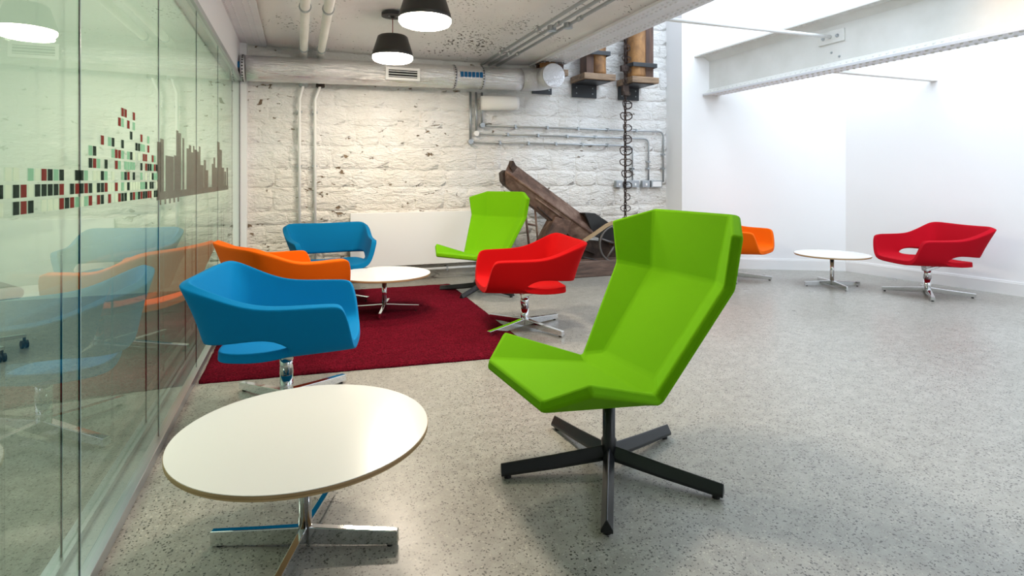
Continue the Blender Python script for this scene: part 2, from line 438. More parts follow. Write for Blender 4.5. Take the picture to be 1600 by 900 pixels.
# barrel vault
bm = BM(); X0, X1 = -.36, 3.0; nx, ny = 36, 80; g = []; rv = random.Random(5)
def vz(x, y=0.):
    u = (x-(X0+X1)/2)/((X1-X0)/2); f = min(1, max(0, (y-6.35)/.95)); f = f*f*(3-2*f); return 2.875+(.22-.25*f)*math.sqrt(max(0, 1-u*u*.985))-.027*(1-f)
for j in range(ny+1):
    y = -4.1+(WY+4.1)*j/ny
    g.append([bm.verts.new((X0+(X1-X0)*i/nx, y, vz(X0+(X1-X0)*i/nx, y)+rv.uniform(-.004, .004)*(0 < i < nx))) for i in range(nx+1)])
for j in range(ny):
    for i in range(nx): bm.faces.new((g[j][i], g[j][i+1], g[j+1][i+1], g[j+1][i]))
top = [bm.verts.new((X0, -4.1, 3.3)), bm.verts.new((X1, -4.1, 3.3)), bm.verts.new((X1, WY, 3.3)), bm.verts.new((X0, WY, 3.3))]
bm.faces.new(top)
bm.faces.new([g[0][i] for i in range(nx+1)]+[top[1], top[0]]); bm.faces.new([g[ny][i] for i in range(nx+1)]+[top[2], top[3]])
bm.faces.new([g[j][0] for j in range(ny+1)]+[top[3], top[0]]); bm.faces.new([g[j][nx] for j in range(ny+1)]+[top[2], top[1]])
struct('ceiling', bm, M_vault, 'shallow white painted brick vault with pinholes', 'ceiling', True)

# meeting room behind the glass
bm = BM(); box(bm, (-5.2, -4.1, 0), (-5.0, 7.9, 3)); struct('wall_left_far', bm, M_green, 'pale green wall at the back of the meeting room', 'wall')
bm = BM(); box(bm, (-5.1, 7.52, 0), (-.75, 7.7, 3)); struct('wall_meeting_room_end', bm, M_green, 'pale green end wall of the meeting room behind glass', 'wall')
bm = BM(); box(bm, (-5.1, -4.1, 2.86), (-.72, 7.9, 3.3)); struct('ceiling_meeting_room', bm, M_white, 'white flat ceiling of the meeting room', 'ceiling')

# ---------------- beams
def rivet(bm, c, r, nrm, h=None):
    c = Vector(c); nrm = Vector(nrm); A = ring_verts(bm, c, r, nrm, 8); B = ring_verts(bm, c+nrm*(h or r*.55), r*.62, nrm, 8)
    bridge(bm, A, B); bm.faces.new(B)
# left beam over the glazing
t = thing('steel_beam', 'white riveted beam along the top of the glass partition', 'beam', (-.54, 1.6, 2.86))
bm = BM(); box(bm, (-.72, -4.1, 2.86), (-.36, WY, 2.885)); finish('bottom_flange', bm, M_beam, t)
bm = BM(); box(bm, (-.56, -4.1, 2.885), (-.52, WY, 3.28)); finish('web', bm, M_beam, t)
bm = BM()
for i in range(100):
    y = 1.2+i*.062
    if y > WY-.1: break
    for k, xx in enumerate((-.62, -.565, -.475, -.42)): rivet(bm, (xx+.0, y+(.031 if k % 2 else 0), 2.86), .011, (0, 0, -1))
o = finish('rivets', bm, M_beam, t, True); o['kind'] = 'stuff'
# beam between the vault and the atrium
t = thing('steel_beam', 'white riveted beam at the vault edge, nearer the middle of the picture', 'beam', (3.19, 1.6, 2.855))
bm = BM(); box(bm, (2.985, -4.1, 2.855), (3.395, WY-.005, 2.885)); o = finish('bottom_flange', bm, M_beam, t)
bm = BM(); box(bm, (3.17, -4.1, 2.885), (3.21, WY-.005, 3.16)); finish('web', bm, M_beam, t)
bm = BM()
for i in range(130):
    y = 1.6+i*.075
    if y > WY-.1: break
    for k, xx in enumerate((3.05, 3.11, 3.27, 3.33)): rivet(bm, (xx, y+(.037 if k % 2 else 0), 2.855), .019, (0, 0, -1))
o = finish('rivets', bm, M_beam, t, True); o['kind'] = 'stuff'
# free beam crossing the atrium
bx = 5.60; bz = 2.53; by1 = 6.80
t = thing('steel_beam', 'deep cream riveted girder crossing the bright atrium at right', 'beam', (bx, 1.6, bz))
bm = BM(); box(bm, (bx-.015, -4.1, bz), (bx+.015, by1, bz+.54)); finish('web', bm, M_beam2, t)
bm = BM(); box(bm, (bx-.11, -4.1, bz-.025), (bx+.11, by1-.02, bz)); finish('bottom_flange', bm, M_beam, t)
bm = BM(); box(bm, (bx-.20, -4.1, bz+.54), (bx+.12, by1+.05, bz+.56)); finish('top_flange', bm, M_beam2, t)
bm = BM()
prism(bm, [(bx-.085, bz), (bx-.015, bz), (bx-.015, bz+.07)], -4.1, by1-.02); prism(bm, [(bx-.085, bz+.54), (bx-.015, bz+.54), (bx-.015, bz+.47)], -4.1, by1)
finish('angle_iron', bm, M_beam2, t)
bm = BM()
for i in range(150):
    y = 1.4+i*.075
    if y > by1-.1: break
    rivet(bm, (bx-.07, y, bz-.025), .019, (0, 0, -1)); rivet(bm, (bx+.07, y+.037, bz-.025), .019, (0, 0, -1))
    rivet(bm, (bx-.055, y+.02, bz+.032), .017, (-.7, 0, .7)); rivet(bm, (bx-.15, y, bz+.54), .017, (0, 0, -1))
o = finish('rivets', bm, M_beam2, t, True); o['kind'] = 'stuff'
bm = BM(); box(bm, (bx-.035, 4.55, bz+.28), (bx-.014, 4.88, bz+.42)); o = bevel(finish('fixing_plate', bm, M_beam2, t), .006)
bm = BM()
for yy in (4.63, 4.81): rivet(bm, (bx-.035, yy, bz+.35), .022, (-1, 0, 0), .02)
for yy, zz in ((4.62, bz+.12), (4.72, bz+.18)): rivet(bm, (bx-.015, yy, zz), .014, (-1, 0, 0), .012)
finish('bolt', bm, M_galv, t)
# tie rods
bm = BM(); tube(bm, [(3.38, 4.76, 2.885), (bx-.035, 4.72, 2.885)], .020, 12); tag(finish('tie_rod', bm, M_skirt, None, True), 'long thin white tie rod between the two riveted beams', 'rod')
bm = BM(); box(bm, (bx+.1, 4.72, 2.50), (7.36, 4.80, 2.53)); tag(finish('tie_bar', bm, M_beam2), 'flat white tie bar from the cream girder to the right wall', 'bar')

# ---------------- glass partition
gx, gx2, gzt = -.64, -.738, 2.42
gw = setting('wall_left', 'double glazed green tinted partition with printed band and aluminium frame', 'glass partition')
outer = [-2.12, -1.06, 0, 1.06, 2.13, 3.19, 4.27, 5.33, 6.40, 7.22]
inner = [-2.12, -1.0, .1, 1.17, 2.29, 3.40, 4.48, 5.55, 6.6, 7.22]
for (xx, js) in ((gx, outer), (gx2, inner)):
    for a, b in zip(js, js[1:]):
        bm = BM(); box(bm, (xx-.010, a+.003, .045), (xx, b-.003, gzt)); finish('glass_pane', bm, M_glass, gw)
    for a in js[1:-1]:
        bm = BM(); box(bm, (xx-.004, a-.0025, .045), (xx+.0005, a+.0010, gzt), 0); box(bm, (xx-.004, a+.0011, .045), (xx+.0008, a+.0045, gzt), 1)
        finish('glass_joint', bm, [M_glassedge, M_glassedgel], gw)
bm = BM(); box(bm, (gx2-.002, -2.12, .05), (gx2+.0, 7.2, gzt)); 
bmesh.ops.translate(bm, verts=bm.verts, vec=(.006, 0, 0)); finish('frosted_film', bm, M_frost, gw)
bm = BM(); box(bm, (gx2-.03, -2.12, .0), (gx2+.015, 7.22, .045)); box(bm, (gx2+.015, -2.12, 0), (gx-.02, 7.22, .02)); finish('inner_track', bm, M_alu, gw)
bm = BM(); box(bm, (gx-.02, -2.12, 0), (gx+.022, 7.22, .048)); bevel(finish('outer_track', bm, M_alu, gw), .003)
bm = BM(); box(bm, (gx2-.03, -2.12, gzt), (gx+.0, 7.22, 2.86)); finish('header_frame', bm, M_frame, gw)
bm = BM(); box(bm, (gx, -2.12, gzt-.01), (gx+.022, 7.22, gzt+.035)); finish('glazing_bead', bm, M_galv, gw)
bm = BM(); box(bm, (gx2-.03, 7.20, 0), (gx+.07, WY, 2.86)); finish('end_post', bm, M_frame, gw)
bm = BM(); box(bm, (gx-.012, 7.185, .04), (gx+.002, 7.20, gzt)); finish('black_gasket', bm, M_blackp, gw)
# printed band of small rectangles
bm = BM(); rp = random.Random(11); PITCH = .041
def sq(y, row, mi):
    z0 = 1.212+row*PITCH; box(bm, (gx+.0008, y-.0155, z0), (gx+.0016, y+.0155, z0+.032), mi)
cols = [1.30+.040*i for i in range(47)]
for y in cols:
    for row in range(9):
        if row <= 2:
            u = rp.random()
            dens = .50 if row < 2 else (.36 if y > 1.6 else .3)
            if u < dens: sq(y, row, 0 if rp.random() < .6 else 1)
            elif u < dens+.16: sq(y, row, 2)
            elif u < dens+.42: sq(y, row, 3)
        else:
            top = 3+5.2*math.exp(-((y-2.68)/.36)**2)+.3
            if y > 2.2 and row < top+rp.uniform(-.6, .8):
                d = .42 if row == 3 else .24
                u = rp.random()
                if u < d: sq(y, row, 1 if rp.random() < .5 else 0)
                elif u < d+.22: sq(y, row, 2)
                elif u < d+.30 and row < 5: sq(y, row, 3)
o = finish('printed_rectangles', bm, [M_fdark, M_fred, M_fgreen, M_fcream], gw); o['kind'] = 'stuff'
def onglass(px, py):
    k = (px-800)/889.; X = gx; y = X*(cs-k*sn)/(k*cs+sn); d = X*sn+y*cs; return y, H+(279-py)/889.*d
bm = BM(); zb = 1.235
sk = [(245.5, 251, 222), (250, 255.5, 217), (258.5, 271, 244), (272, 275.3, 243), (275.3, 278.5, 204), (278.5, 282.5, 208), (285, 287.5, 216), (291.5, 295, 232), (295, 298.5, 227), (298.5, 301.5, 238), (301.5, 303.5, 228), (303.5, 307.5, 234), (307.5, 310.5, 237), (310.5, 313, 229), (313, 318, 258), (318.5, 321.5, 250), (321.5, 325, 266), (331, 333.5, 256), (333.5, 336, 246), (336, 339, 262), (339.5, 343, 222), (343, 346.5, 234), (346.5, 350, 262), (350.5, 353, 268), (354, 356, 262)]
for a, b, t_ in sk:
    y0, z0 = onglass(a, t_); y1, z1 = onglass(b, t_); zz = (z0+z1)/2
    box(bm, (gx+.0008, y0, zb), (gx+.0016, y1, zz))
box(bm, (gx+.0008, 3.14, 1.195), (gx+.0016, 6.05, zb))
for i in range(5): box(bm, (gx+.0008, 3.2+i*.11, 1.17), (gx+.0016, 3.235+i*.11, 1.195))
finish('printed_skyline', bm, M_fsky, gw)

# ============================================================ SERVICES
# foil duct
dy = 7.06; dr = .145; dx0, dx1 = -.56, 2.78
def dz(x): return 2.545+(x-dx0)*.022
t = thing('ventilation_duct', 'foil wrapped round duct running along the top of the stone wall', 'duct', (dx0, dy, dz(dx0)))
bm = BM(); tube(bm, [(x, dy, dz(x)) for x in [dx0+(dx1-dx0)*i/24 for i in range(25)]], dr, 32); finish('duct_tube', bm, M_foil, t, True)
bm = BM(); pts = fillet([(dx1-.02, dy, dz(dx1)), (dx1+.29, dy, dz(dx1)+.02), (dx1+.31, dy-.33, dz(dx1)+.02)], .15, 7); tube(bm, pts, dr+.006, 28); finish('duct_elbow', bm, M_foil2, t, True)
bm = BM(); cyl(bm, (dx1+.31, dy-.34, dz(dx1)+.02), (dx1+.31, dy-.315, dz(dx1)+.02), dr+.014, 28); bevel(finish('end_cap', bm, M_foil2, t, False), .006)
for px_ in (380, 708, 751):
    xq = onwall(px_, 110, dy).x
    bm = BM(); cyl(bm, (xq-.022, dy, dz(xq)), (xq+.022, dy, dz(xq)), dr+.004, 32); b_ = finish('strap_band', bm, M_foil2, t, True)
    bm = BM()
    for k in range(26):
        a = 2*PI*k/26; n_ = Vector((0, math.cos(a), math.sin(a))); cc = Vector((xq, dy, dz(xq)))+n_*(dr+.0045)
        u = Vector((1, 0, 0)); v = n_.cross(u)
        for q in ((0, .013),):
            vs = [bm.verts.new(cc+s1*u*.010+s2*v*.011) for s1, s2 in ((1, 0), (0, 1), (-1, 0), (0, -1))]
            extr(bm, [q.co for q in vs], n_*.002); 
            for q in vs: bm.verts.remove(q)
    o = finish('strap_holes', bm, M_slotd, t); o['kind'] = 'stuff'
def patch(name, px0, px1, a0, a1, m, lift=.005):
    x0 = onwall(px0, 110, dy).x; x1 = onwall(px1, 110, dy).x; bm = BM(); N = 6; R = dr+lift; A = []; B = []
    for i in range(N+1):
        a = math.radians(a0+(a1-a0)*i/N); A.append((x0, dy-R*math.cos(a), dz(x0)+R*math.sin(a))); B.append((x1, dy-R*math.cos(a), dz(x1)+R*math.sin(a)))
    va = [bm.verts.new(q) for q in A]; vb = [bm.verts.new(q) for q in B]
    for i in range(N): bm.faces.new((va[i], vb[i], vb[i+1], va[i+1]))
    r = bmesh.ops.solidify(bm, geom=bm.faces[:], thickness=.003); return finish(name, bm, m, t)
for k in range(6):
    a = 715+k*5.9; patch('blue_tag', a, a+4.8, -8, 18, M_bluel)
patch('blue_tag', 373, 376.5, -8, 18, M_bluel)
# supply grille
g0 = onwall(603, 104, dy-dr-.02); g1 = onwall(656, 127, dy-dr-.02)
yg = dy-dr-.02
bm = BM(); box(bm, (g0.x, yg+.005, g1.z), (g1.x, yg+.09, g0.z)); finish('grille_box', bm, M_foil2, t)
bm = BM(); fw = .03
box(bm, (g0.x, yg-.008, g1.z), (g1.x, yg+.006, g1.z+fw)); box(bm, (g0.x, yg-.008, g0.z-fw), (g1.x, yg+.006, g0.z))
box(bm, (g0.x, yg-.008, g1.z+fw), (g0.x+fw, yg+.006, g0.z-fw)); box(bm, (g1.x-fw, yg-.008, g1.z+fw), (g1.x, yg+.006, g0.z-fw))
fr = finish('grille_frame', bm, M_skirt, t)
bm = BM(); box(bm, (g0.x+fw, yg+.003, g1.z+fw), (g1.x-fw, yg+.0055, g0.z-fw)); finish('grille_recess', bm, M_slotd, t)
hgt = g0.z-g1.z-2*fw
for k in range(3):
    zz = g1.z+fw+hgt*(k+.5)/3
    bm = BM(); box(bm, (g0.x+fw, yg-.005, zz-.004), (g1.x-fw, yg+.001, zz+.004), rot=Matrix.Rotation(.3, 3, 'X'), piv=(0, yg, zz)); finish('grille_slat', bm, M_skirt, t)

# ceiling pipes that drop down the wall
for k, (x, xw, lab) in enumerate(((.045, 0., 'left of the two fat pale pipes under the vault running down the stone wall'), (.235, .175, 'right of the two fat pale pipes under the vault running down the stone wall'))):
    t = thing('service_pipe', lab, 'pipe', (x, 6.9, 2.76), group='pair of pipes from vault to stone wall')
    bm = BM(); tube(bm, fillet([(x, -4, 2.775), (x, 7.23, 2.775), (x, 7.23, 2.45)], .07), .042, 16); finish('large_pipe', bm, M_beam2, t, True)
    bm = BM(); tube(bm, [(x, 7.23, 2.47), (x, 7.22, 2.40)], .05, 14); finish('reducer', bm, M_rustd if k else M_galv, t, True)
    bm = BM(); tube(bm, [(x, 7.22, 2.42), (xw, 7.25, 2.25), (xw, 7.27, .05)], .017, 10); finish('small_pipe', bm, M_skirt, t, True)
    bm = BM()
    for yy in (3.2, 5.2, 6.85): cyl(bm, (x, yy-.015, 2.775), (x, yy+.015, 2.775), .052, 16)
    for zz in (.7, 1.45, 2.1): box(bm, (xw-.03, 7.25, zz-.012), (xw+.03, 7.30, zz+.012))
    finish('pipe_clip', bm, M_galv, t)
# conduits under the vault
lab = ['left conduit of the three on the vault by the riveted beam', 'middle conduit of the three on the vault by the riveted beam', 'right conduit of the three on the vault by the riveted beam']
drop = [(2.125, 1.788, 4.622), (2.205, 1.90, 4.901), (2.285, 2.012, 5.164)]
for k, x in enumerate((2.28, 2.39, 2.50)):
    t = thing('conduit', lab[k], 'conduit', (x, 5, 2.82), group='conduits under the vault')
    zc = 2.825; bm = BM(); tube(bm, [(x, -4, zc), (x, WY-.05, zc)], .017, 10); finish('conduit_tube', bm, M_galv, t, True)
    bm = BM()
    for yy in (2.6, 3.9, 5.35-k*.25, 6.5):
        cyl(bm, (x, yy-.035, zc), (x, yy+.035, zc), .025, 12)
    finish('coupling', bm, M_galv, t, True)
    if k:
        bm = BM(); cyl(bm, (x, 5.4-k*.15, zc-.035), (x, 5.4-k*.15, zc+.02), .045, 16); finish('junction_box', bm, M_galv, t)
labs = ['lowest conduit on the stone wall, ending at the leftmost socket drop', 'middle conduit on the stone wall, bending down between the other two', 'topmost conduit on the stone wall, ending beside the white pier']
for k, (xl, zl, xr) in enumerate(drop):
    t = thing('conduit', labs[k], 'conduit', (xl, 7.27, zl), group='conduits on the stone wall')
    yy = 7.275
    bm = BM(); tube(bm, [(xl, yy, 2.45), (xl, yy, zl)], .016, 10)
    tube(bm, fillet([(xl, yy, zl), (xr, yy, zl-.005), (xr, yy, 1.25)], .09, 6), .0125, 10); finish('conduit_tube', bm, M_galv, t, True)
    bm = BM(); cyl(bm, (xl, 7.30, zl), (xl, 7.235, zl), .036, 18); bevel(finish('round_box', bm, M_skirt if k == 1 else M_galv, t), .004)
    bm = BM()
    for i in range(1, 6):
        xx = xl+(xr-xl)*i/6; box(bm, (xx-.012, 7.255, zl-.022), (xx+.012, WY, zl+.022))
    for zz in (1.45, zl-.35): box(bm, (xr-.022, 7.255, zz-.012), (xr+.022, WY, zz+.012))
    finish('saddle_clip', bm, M_galv, t)
# sockets
for k, (a, b, l_, mm) in enumerate(((962, 972, 'small grey metal box left of the hanging chain', M_galv), (976, 998, 'wide grey metal twin socket just right of the hanging chain', M_galv), (1003, 1015, 'small grey metal single switch under the middle conduit', M_galv), (1017, 1034, 'grey box with white face nearest the white pier', M_galv))):
    p0 = onwall(a, 293, 7.27); p1 = onwall(b, 282, 7.27); t = thing('wall_socket', l_, 'socket', ((p0.x+p1.x)/2, 7.3, p0.z), group='metal sockets on the stone wall')
    bm = BM(); box(bm, (p0.x, 7.255, p0.z), (p1.x, WY, p1.z)); bevel(finish('back_box', bm, mm, t), .006)
    w_ = p1.x-p0.x; bm = BM()
    if k == 3: box(bm, (p0.x+.02, 7.25, p0.z+.015), (p1.x-.02, 7.256, p1.z-.015)); finish('face_plate', bm, M_skirt, t)
    else:
        for i in range(2 if k == 1 else 1):
            cx_ = p0.x+w_*(.5 if k != 1 else (.28+.44*i)); box(bm, (cx_-.014, 7.248, p0.z+.03), (cx_+.014, 7.256, p0.z+.065))
        finish('rocker_switch', bm, M_skirt, t)
# white stub pipe below duct
a = onwall(752, 155, 7.2); b = onwall(808, 156, 7.2)
bm = BM(); tube(bm, [(a.x, 7.2, 2.30), (b.x-.04, 7.2, 2.32), (b.x, 7.2, 2.32)], .095, 24); tag(finish('pipe_stub', bm, M_white, None, True), 'short fat white pipe stub under the duct elbow', 'pipe')

# white boxed panel low on the wall and pipe under it
t = thing('wall_panel', 'long plain white panel fixed low on the stone wall', 'panel', (1.5, 7.22, .20))
bm = BM(); box(bm, (.58, 7.19, .205), (2.62, 7.225, .875)); bevel(finish('face_board', bm, M_cream, t), .004)
bm = BM(); box(bm, (.60, 7.225, .22), (2.60, 7.31, .24)); box(bm, (.60, 7.225, .85), (2.60, 7.31, .865)); box(bm, (.6, 7.225, .24), (.62, 7.31, .85)); box(bm, (2.58, 7.225, .24), (2.6, 7.31, .85)); finish('batten', bm, M_plank, t)
t = thing('heating_pipe', 'thin grey pipe along the foot of the wall below white panel', 'pipe', (1.4, 7.24, .135))
bm = BM(); tube(bm, [(-.5, 7.24, .135), (2.7, 7.24, .14)], .016, 10); finish('pipe_tube', bm, M_skirt, t, True)
bm = BM()
for x in (.2, 1.0, 1.8, 2.5): box(bm, (x-.012, 7.225, .11), (x+.012, 7.31, .165))
finish('pipe_clip', bm, M_galv, t)

# ---------------- timber stubs on brackets
def post(px0, px1, pyb, pbl, pbr, pbb, kx0, kx1, kyb, label, strap_z, ztop, bend=False):
    yb = 7.06
    a = onwall(px0, pyb, yb); b = onwall(px1, pyb, yb); xm = (a.x+b.x)/2
    p0 = onwall(pbl, pbb, yb-.16); p1 = onwall(pbr, pbb, yb-.16)
    t = thing('timber_stub', label, 'timber post', (xm, yb, p0.z), group='timber stubs on steel brackets')
    zt = a.z
    bm = BM(); r = (b.x-a.x)*.5
    prof = [(r*.66, 0), (r*.69, .04), (r*.66, .12), (r*.67, .3), (r*.68, .8), (r*.66, ztop-zt)]
    lathe(bm, ((b.x-r*.70) if bend else (a.x+r*.72), yb-.03, zt), prof, 24); finish('round_timber', bm, M_log, t, True)
    bm = BM(); SX = (lambda u: a.x+b.x-u) if bend else (lambda u: u)
    u0_, u1_ = sorted((SX(a.x+r*1.30), SX(b.x))); box(bm, (u0_, yb-.10, zt), (u1_, yb+.10, ztop)); u0_, u1_ = sorted((SX(a.x), SX(a.x+r*1.28))); box(bm, (u0_, yb+.06, zt), (u1_, yb+.10, ztop)); bevel(finish('squared_timber', bm, M_logd, t), .008)
    bm = BM(); sz = strap_z if ztop > 3 else zt+.12; e = .012; fy = yb-.03-r*.68-.018
    for (u0, u1, v0, v1) in ((a.x-e, b.x+e, fy, fy+.015), (a.x-e, b.x+e, yb+.10, yb+.115), (a.x-e, a.x, fy+.015, yb+.10), (b.x, b.x+e, fy+.015, yb+.10)): box(bm, (u0, v0, sz-.03), (u1, v1, sz+.03))
    bevel(finish('iron_strap', bm, M_dgrey, t), .004)
    bm = BM(); xA, xB = xm-(p1.x-p0.x)*.42, xm+(p1.x-p0.x)*.42
    box(bm, (xA, yb-.19, zt-.085), (xB, 7.30, zt)); bevel(finish('timber_pad', bm, M_plank, t), .008)
    bm = BM(); box(bm, (xA+.03, yb-.15, zt-.10), (xA+(xB-xA)*.86, 7.31, zt-.086)); box(bm, (xA+.03, 7.295, zt-.28), (xA+(xB-xA)*.86, 7.312, zt-.10))
    br = finish('steel_bracket', bm, M_dgrey, t)
    bm = BM()
    for fx in (.17, .83):
        for fz in (.14, .22): rivet(bm, (xA+.03+(xB-xA)*.80*fx, 7.295, zt-fz), .012, (0, -1, 0), .01)
    bmesh.ops.translate(bm, verts=bm.verts, vec=-Vector(t.location)); finish('bolt', bm, M_galv, br, world=False)
post(911, 944, 117, 902, 961, 120, 0, 0, 0, 'honey coloured timber stub cut off by the riveted beam, middle of three', 3.03, 4.3, True)
post(980, 1015, 122, 978, 1028, 128, 0, 0, 0, 'tall golden and dark timber stub with iron strap beside the chain', 2.91, 4.3)
post(842, 876, 110, 840, 888, 116, 0, 0, 0, 'timber stub mostly hidden behind the duct end', 3.05, 2.85)

# ---------------- hanging chain with hoops
cx_ = onwall(977, 200, 7.0).x; cy_ = 7.0
t = thing('hanging_chain', 'rusty black elevator chain with wire hoops hanging before the stone wall', 'chain', (cx_, cy_, .75))
bm = BM(); z = .45; k = 0
while z < 3.3:
    pts = []
    for i in range(9):
        a = 2*PI*i/8; u = math.cos(a)*.016; v = math.sin(a)*.030
        pts.append((cx_+(u if k % 2 else 0), cy_+(0 if k % 2 else u), z+v))
    tube(bm, pts, .0085, 5); z += .045; k += 1
o = finish('chain_links', bm, M_rustd, t, True); o['kind'] = 'stuff'
def hoop_mesh():
    bm = BM()
    for s in (-1, 1):
        pts = [(0, 0, .045), (s*.055, -.02, .050), (s*.088, -.04, .022), (s*.080, -.045, -.02), (s*.045, -.03, -.045), (0, 0, -.05)]
        pp = []
        for i in range(len(pts)-1):
            for q in range(3):
                f = q/3; pp.append(Vector(pts[i]).lerp(Vector(pts[i+1]), f))
        pp.append(pts[-1]); tube(bm, pp, .0078, 6)
    tube(bm, [(-.045, -.03, 0), (0, 0, .02), (.07, -.04, .02)], .005, 5)
    me = bpy.data.meshes.new('wire_hoop'); bm.to_mesh(me); bm.free(); me.materials.append(M_rustd); return me
hm = hoop_mesh(); rh = random.Random(4); z = .55
while z < 3.2:
    o = bpy.data.objects.new('wire_hoop', hm); C.objects.link(o); o.parent = t; o.location = (0, 0, z-.75); o.rotation_euler = (0, 0, rh.uniform(-.5, .5)); 
    s_ = 1.0 if 1.2 < z < 2.4 else .8; o.scale = (s_, s_, s_*rh.uniform(.9, 1.2)); z += .163
bm = BM(); box(bm, (cx_-.05, cy_-.02, 2.48), (cx_+.05, cy_+.03, 2.62)); box(bm, (cx_-.07, cy_-.015, 2.82), (cx_+.05, cy_+.02, 2.90)); finish('chain_clamp', bm, M_rustd, t)

# ---------------- old chute machine
MY = 6.85
def P(px, py, y=MY): return onwall(px, py, y)
t = thing('grain_chute', 'rusty iron chute with flywheel leaning before the stone wall', 'machine', (P(900, 400).x, MY, .2))
def slab(name, pix, y0, y1, m, parent=t, bev=.006, ref=MY):
    bm = BM(); pts = [onwall(a, b, ref) for a, b in pix]; pts = [Vector((q.x, y0, q.z)) for q in pts]
    extr(bm, pts, (0, y1-y0, 0)); o = finish(name, bm, m, parent)
    if bev: bevel(o, bev)
    return o
# trough: upper sloping plate leaning back, lower side plate, open jagged top end
U0, U1, R0, R1, L0, L1 = (800, 252), (928, 346), (797, 278), (917, 361), (788, 292), (904, 377)
bm = BM()
def q3(pix, y): v = onwall(pix[0], pix[1], MY); return Vector((v.x, y, v.z))
secs = []
N = 10
for i in range(N+1):
    f = i/N; jag = .02*math.sin(i*7)
    def L_(a, b): return (a[0]+(b[0]-a[0])*f, a[1]+(b[1]-a[1])*f)
    u, r_, l_ = L_((802, 251), (930, 346)), L_((786, 268), (922, 366)), L_((788, 289), (905, 382))
    secs.append([q3(u, MY+.12), q3(r_, MY-.10), q3(l_, MY-.06), q3((l_[0]+3, l_[1]+1), MY+.12)])
T_ = .012
vv = [[bm.verts.new(p_) for p_ in s_] for s_ in secs]
for i in range(N):
    for k in range(4): bm.faces.new((vv[i][k], vv[i+1][k], vv[i+1][(k+1) % 4], vv[i][(k+1) % 4]))
bmesh.ops.recalc_face_normals(bm, faces=bm.faces)
o = finish('chute_trough', bm, M_rust, t); md = o.modifiers.new('thick', 'SOLIDIFY'); md.thickness = .02; md.offset = -1
# dented lip at the open end
bm = BM(); e = [(800, 251), (796, 262), (799, 268), (788, 266), (783, 270), (784, 283), (789, 290), (796, 292), (798, 272), (806, 262)]
pts = [q3(q, MY-.05) for q in e]; extr(bm, pts, (0, .14, 0)); finish('torn_lip', bm, M_rustd, t)
# raised ribs
def bar(name, a, b, y, r, m=M_rust):
    bm = BM(); tube(bm, [q3(a, y), q3(b, y)], r, 8); return finish(name, bm, m, t, True)
bar('edge_rib', (786, 268), (922, 366), MY-.10, .016); bar('panel_rib', (832, 309), (878, 343), MY-.10, .012)
bar('panel_rib', (878, 343), (868, 352), MY-.09, .012); bar('panel_rib', (836, 323), (868, 352), MY-.08, .010, M_rustd)
slab('discharge_spout', [(862, 338), (886, 344), (878, 372), (842, 400), (838, 384)], MY-.12, MY+.10, M_rust)
slab('drive_housing', [(884, 346), (902, 358), (926, 362), (944, 372), (944, 378), (925, 376), (885, 372), (885, 409), (944, 409), (958, 409), (985, 409), (985, 372), (958, 356), (928, 333), (911, 333), (925, 346), (912, 362), (893, 352)], MY+.02, MY+.16, M_rustd)
slab('housing_plate', [(884, 350), (918, 372), (930, 398), (905, 388), (886, 370)], MY-.03, MY+.02, M_rustd)
slab('housing_cover', [(911, 332), (928, 333), (950, 348), (968, 372), (958, 380), (925, 368), (918, 348)], MY-.04, MY+.02, M_blackp)
# ladder-like prop
bm = BM(); tube(bm, [q3((818, 312), MY-.02), q3((827, 412), MY-.06)], .016, 8); tube(bm, [q3((833, 305), MY-.02), q3((841, 412), MY-.06)], .014, 8); tube(bm, [q3((823, 350), MY-.03), q3((837, 352), MY-.04)], .013, 8); finish('prop_frame', bm, M_rust, t, True)
# flywheel
wc = q3((952, 379), MY-.17); Rw = .245
def torus(bm, c, R, r, n=32, m_=8):
    rs = []
    for i in range(n):
        a = 2*PI*i/n; u = Vector((math.cos(a), 0, math.sin(a)))
        rs.append([bm.verts.new(c+u*(R+r*math.cos(2*PI*k/m_))+Vector((0, r*1.3*math.sin(2*PI*k/m_), 0))) for k in range(m_)])
    for i in range(n): bridge(bm, rs[i], rs[(i+1) % n])
bm = BM(); torus(bm, wc, Rw, .016); wh = finish('flywheel', bm, M_wheel, t, True)
for k in range(5):
    a = 2*PI*k/5+.3; bm = BM(); tube(bm, [wc, wc+Vector((math.cos(a)*Rw, 0, math.sin(a)*Rw))], .014, 8)
    o = finish('spoke', bm, M_wheel, wh, True, world=False); o.location = -Vector(t.location)
bm = BM(); cyl(bm, wc+Vector((0, -.04, 0)), wc+Vector((0, .12, 0)), .035, 16); o = finish('hub', bm, M_rust, wh, world=False); o.location = -Vector(t.location)
# belt
bm = BM(); pb = [(902, 373), (920, 361), (937, 349), (948, 344), (962, 343), (975, 349)]
pts = [q3(q, MY-.19) for q in pb]+[q3((q[0]+1.5, q[1]+4), MY-.19) for q in pb[::-1]]; extr(bm, pts, (0, .05, 0)); finish('drive_belt', bm, M_strap, t)
bm = BM(); tube(bm, [q3((905, 400), MY-.12), q3((945, 409), MY-.14), q3((962, 408), MY-.14)], .010, 8); finish('brace_rod', bm, M_dgrey, t, True)
# timber base
a = onwall(838, 437, 6.72); b = onwall(1010, 433, 6.72)
bm = BM(); box(bm, (a.x, 6.66, 0), (b.x, 7.12, .215))
tag(bevel(finish('timber_sleeper', bm, M_sleeper), .012), 'heavy dark timber sleeper on the floor carrying the iron machine', 'timber')

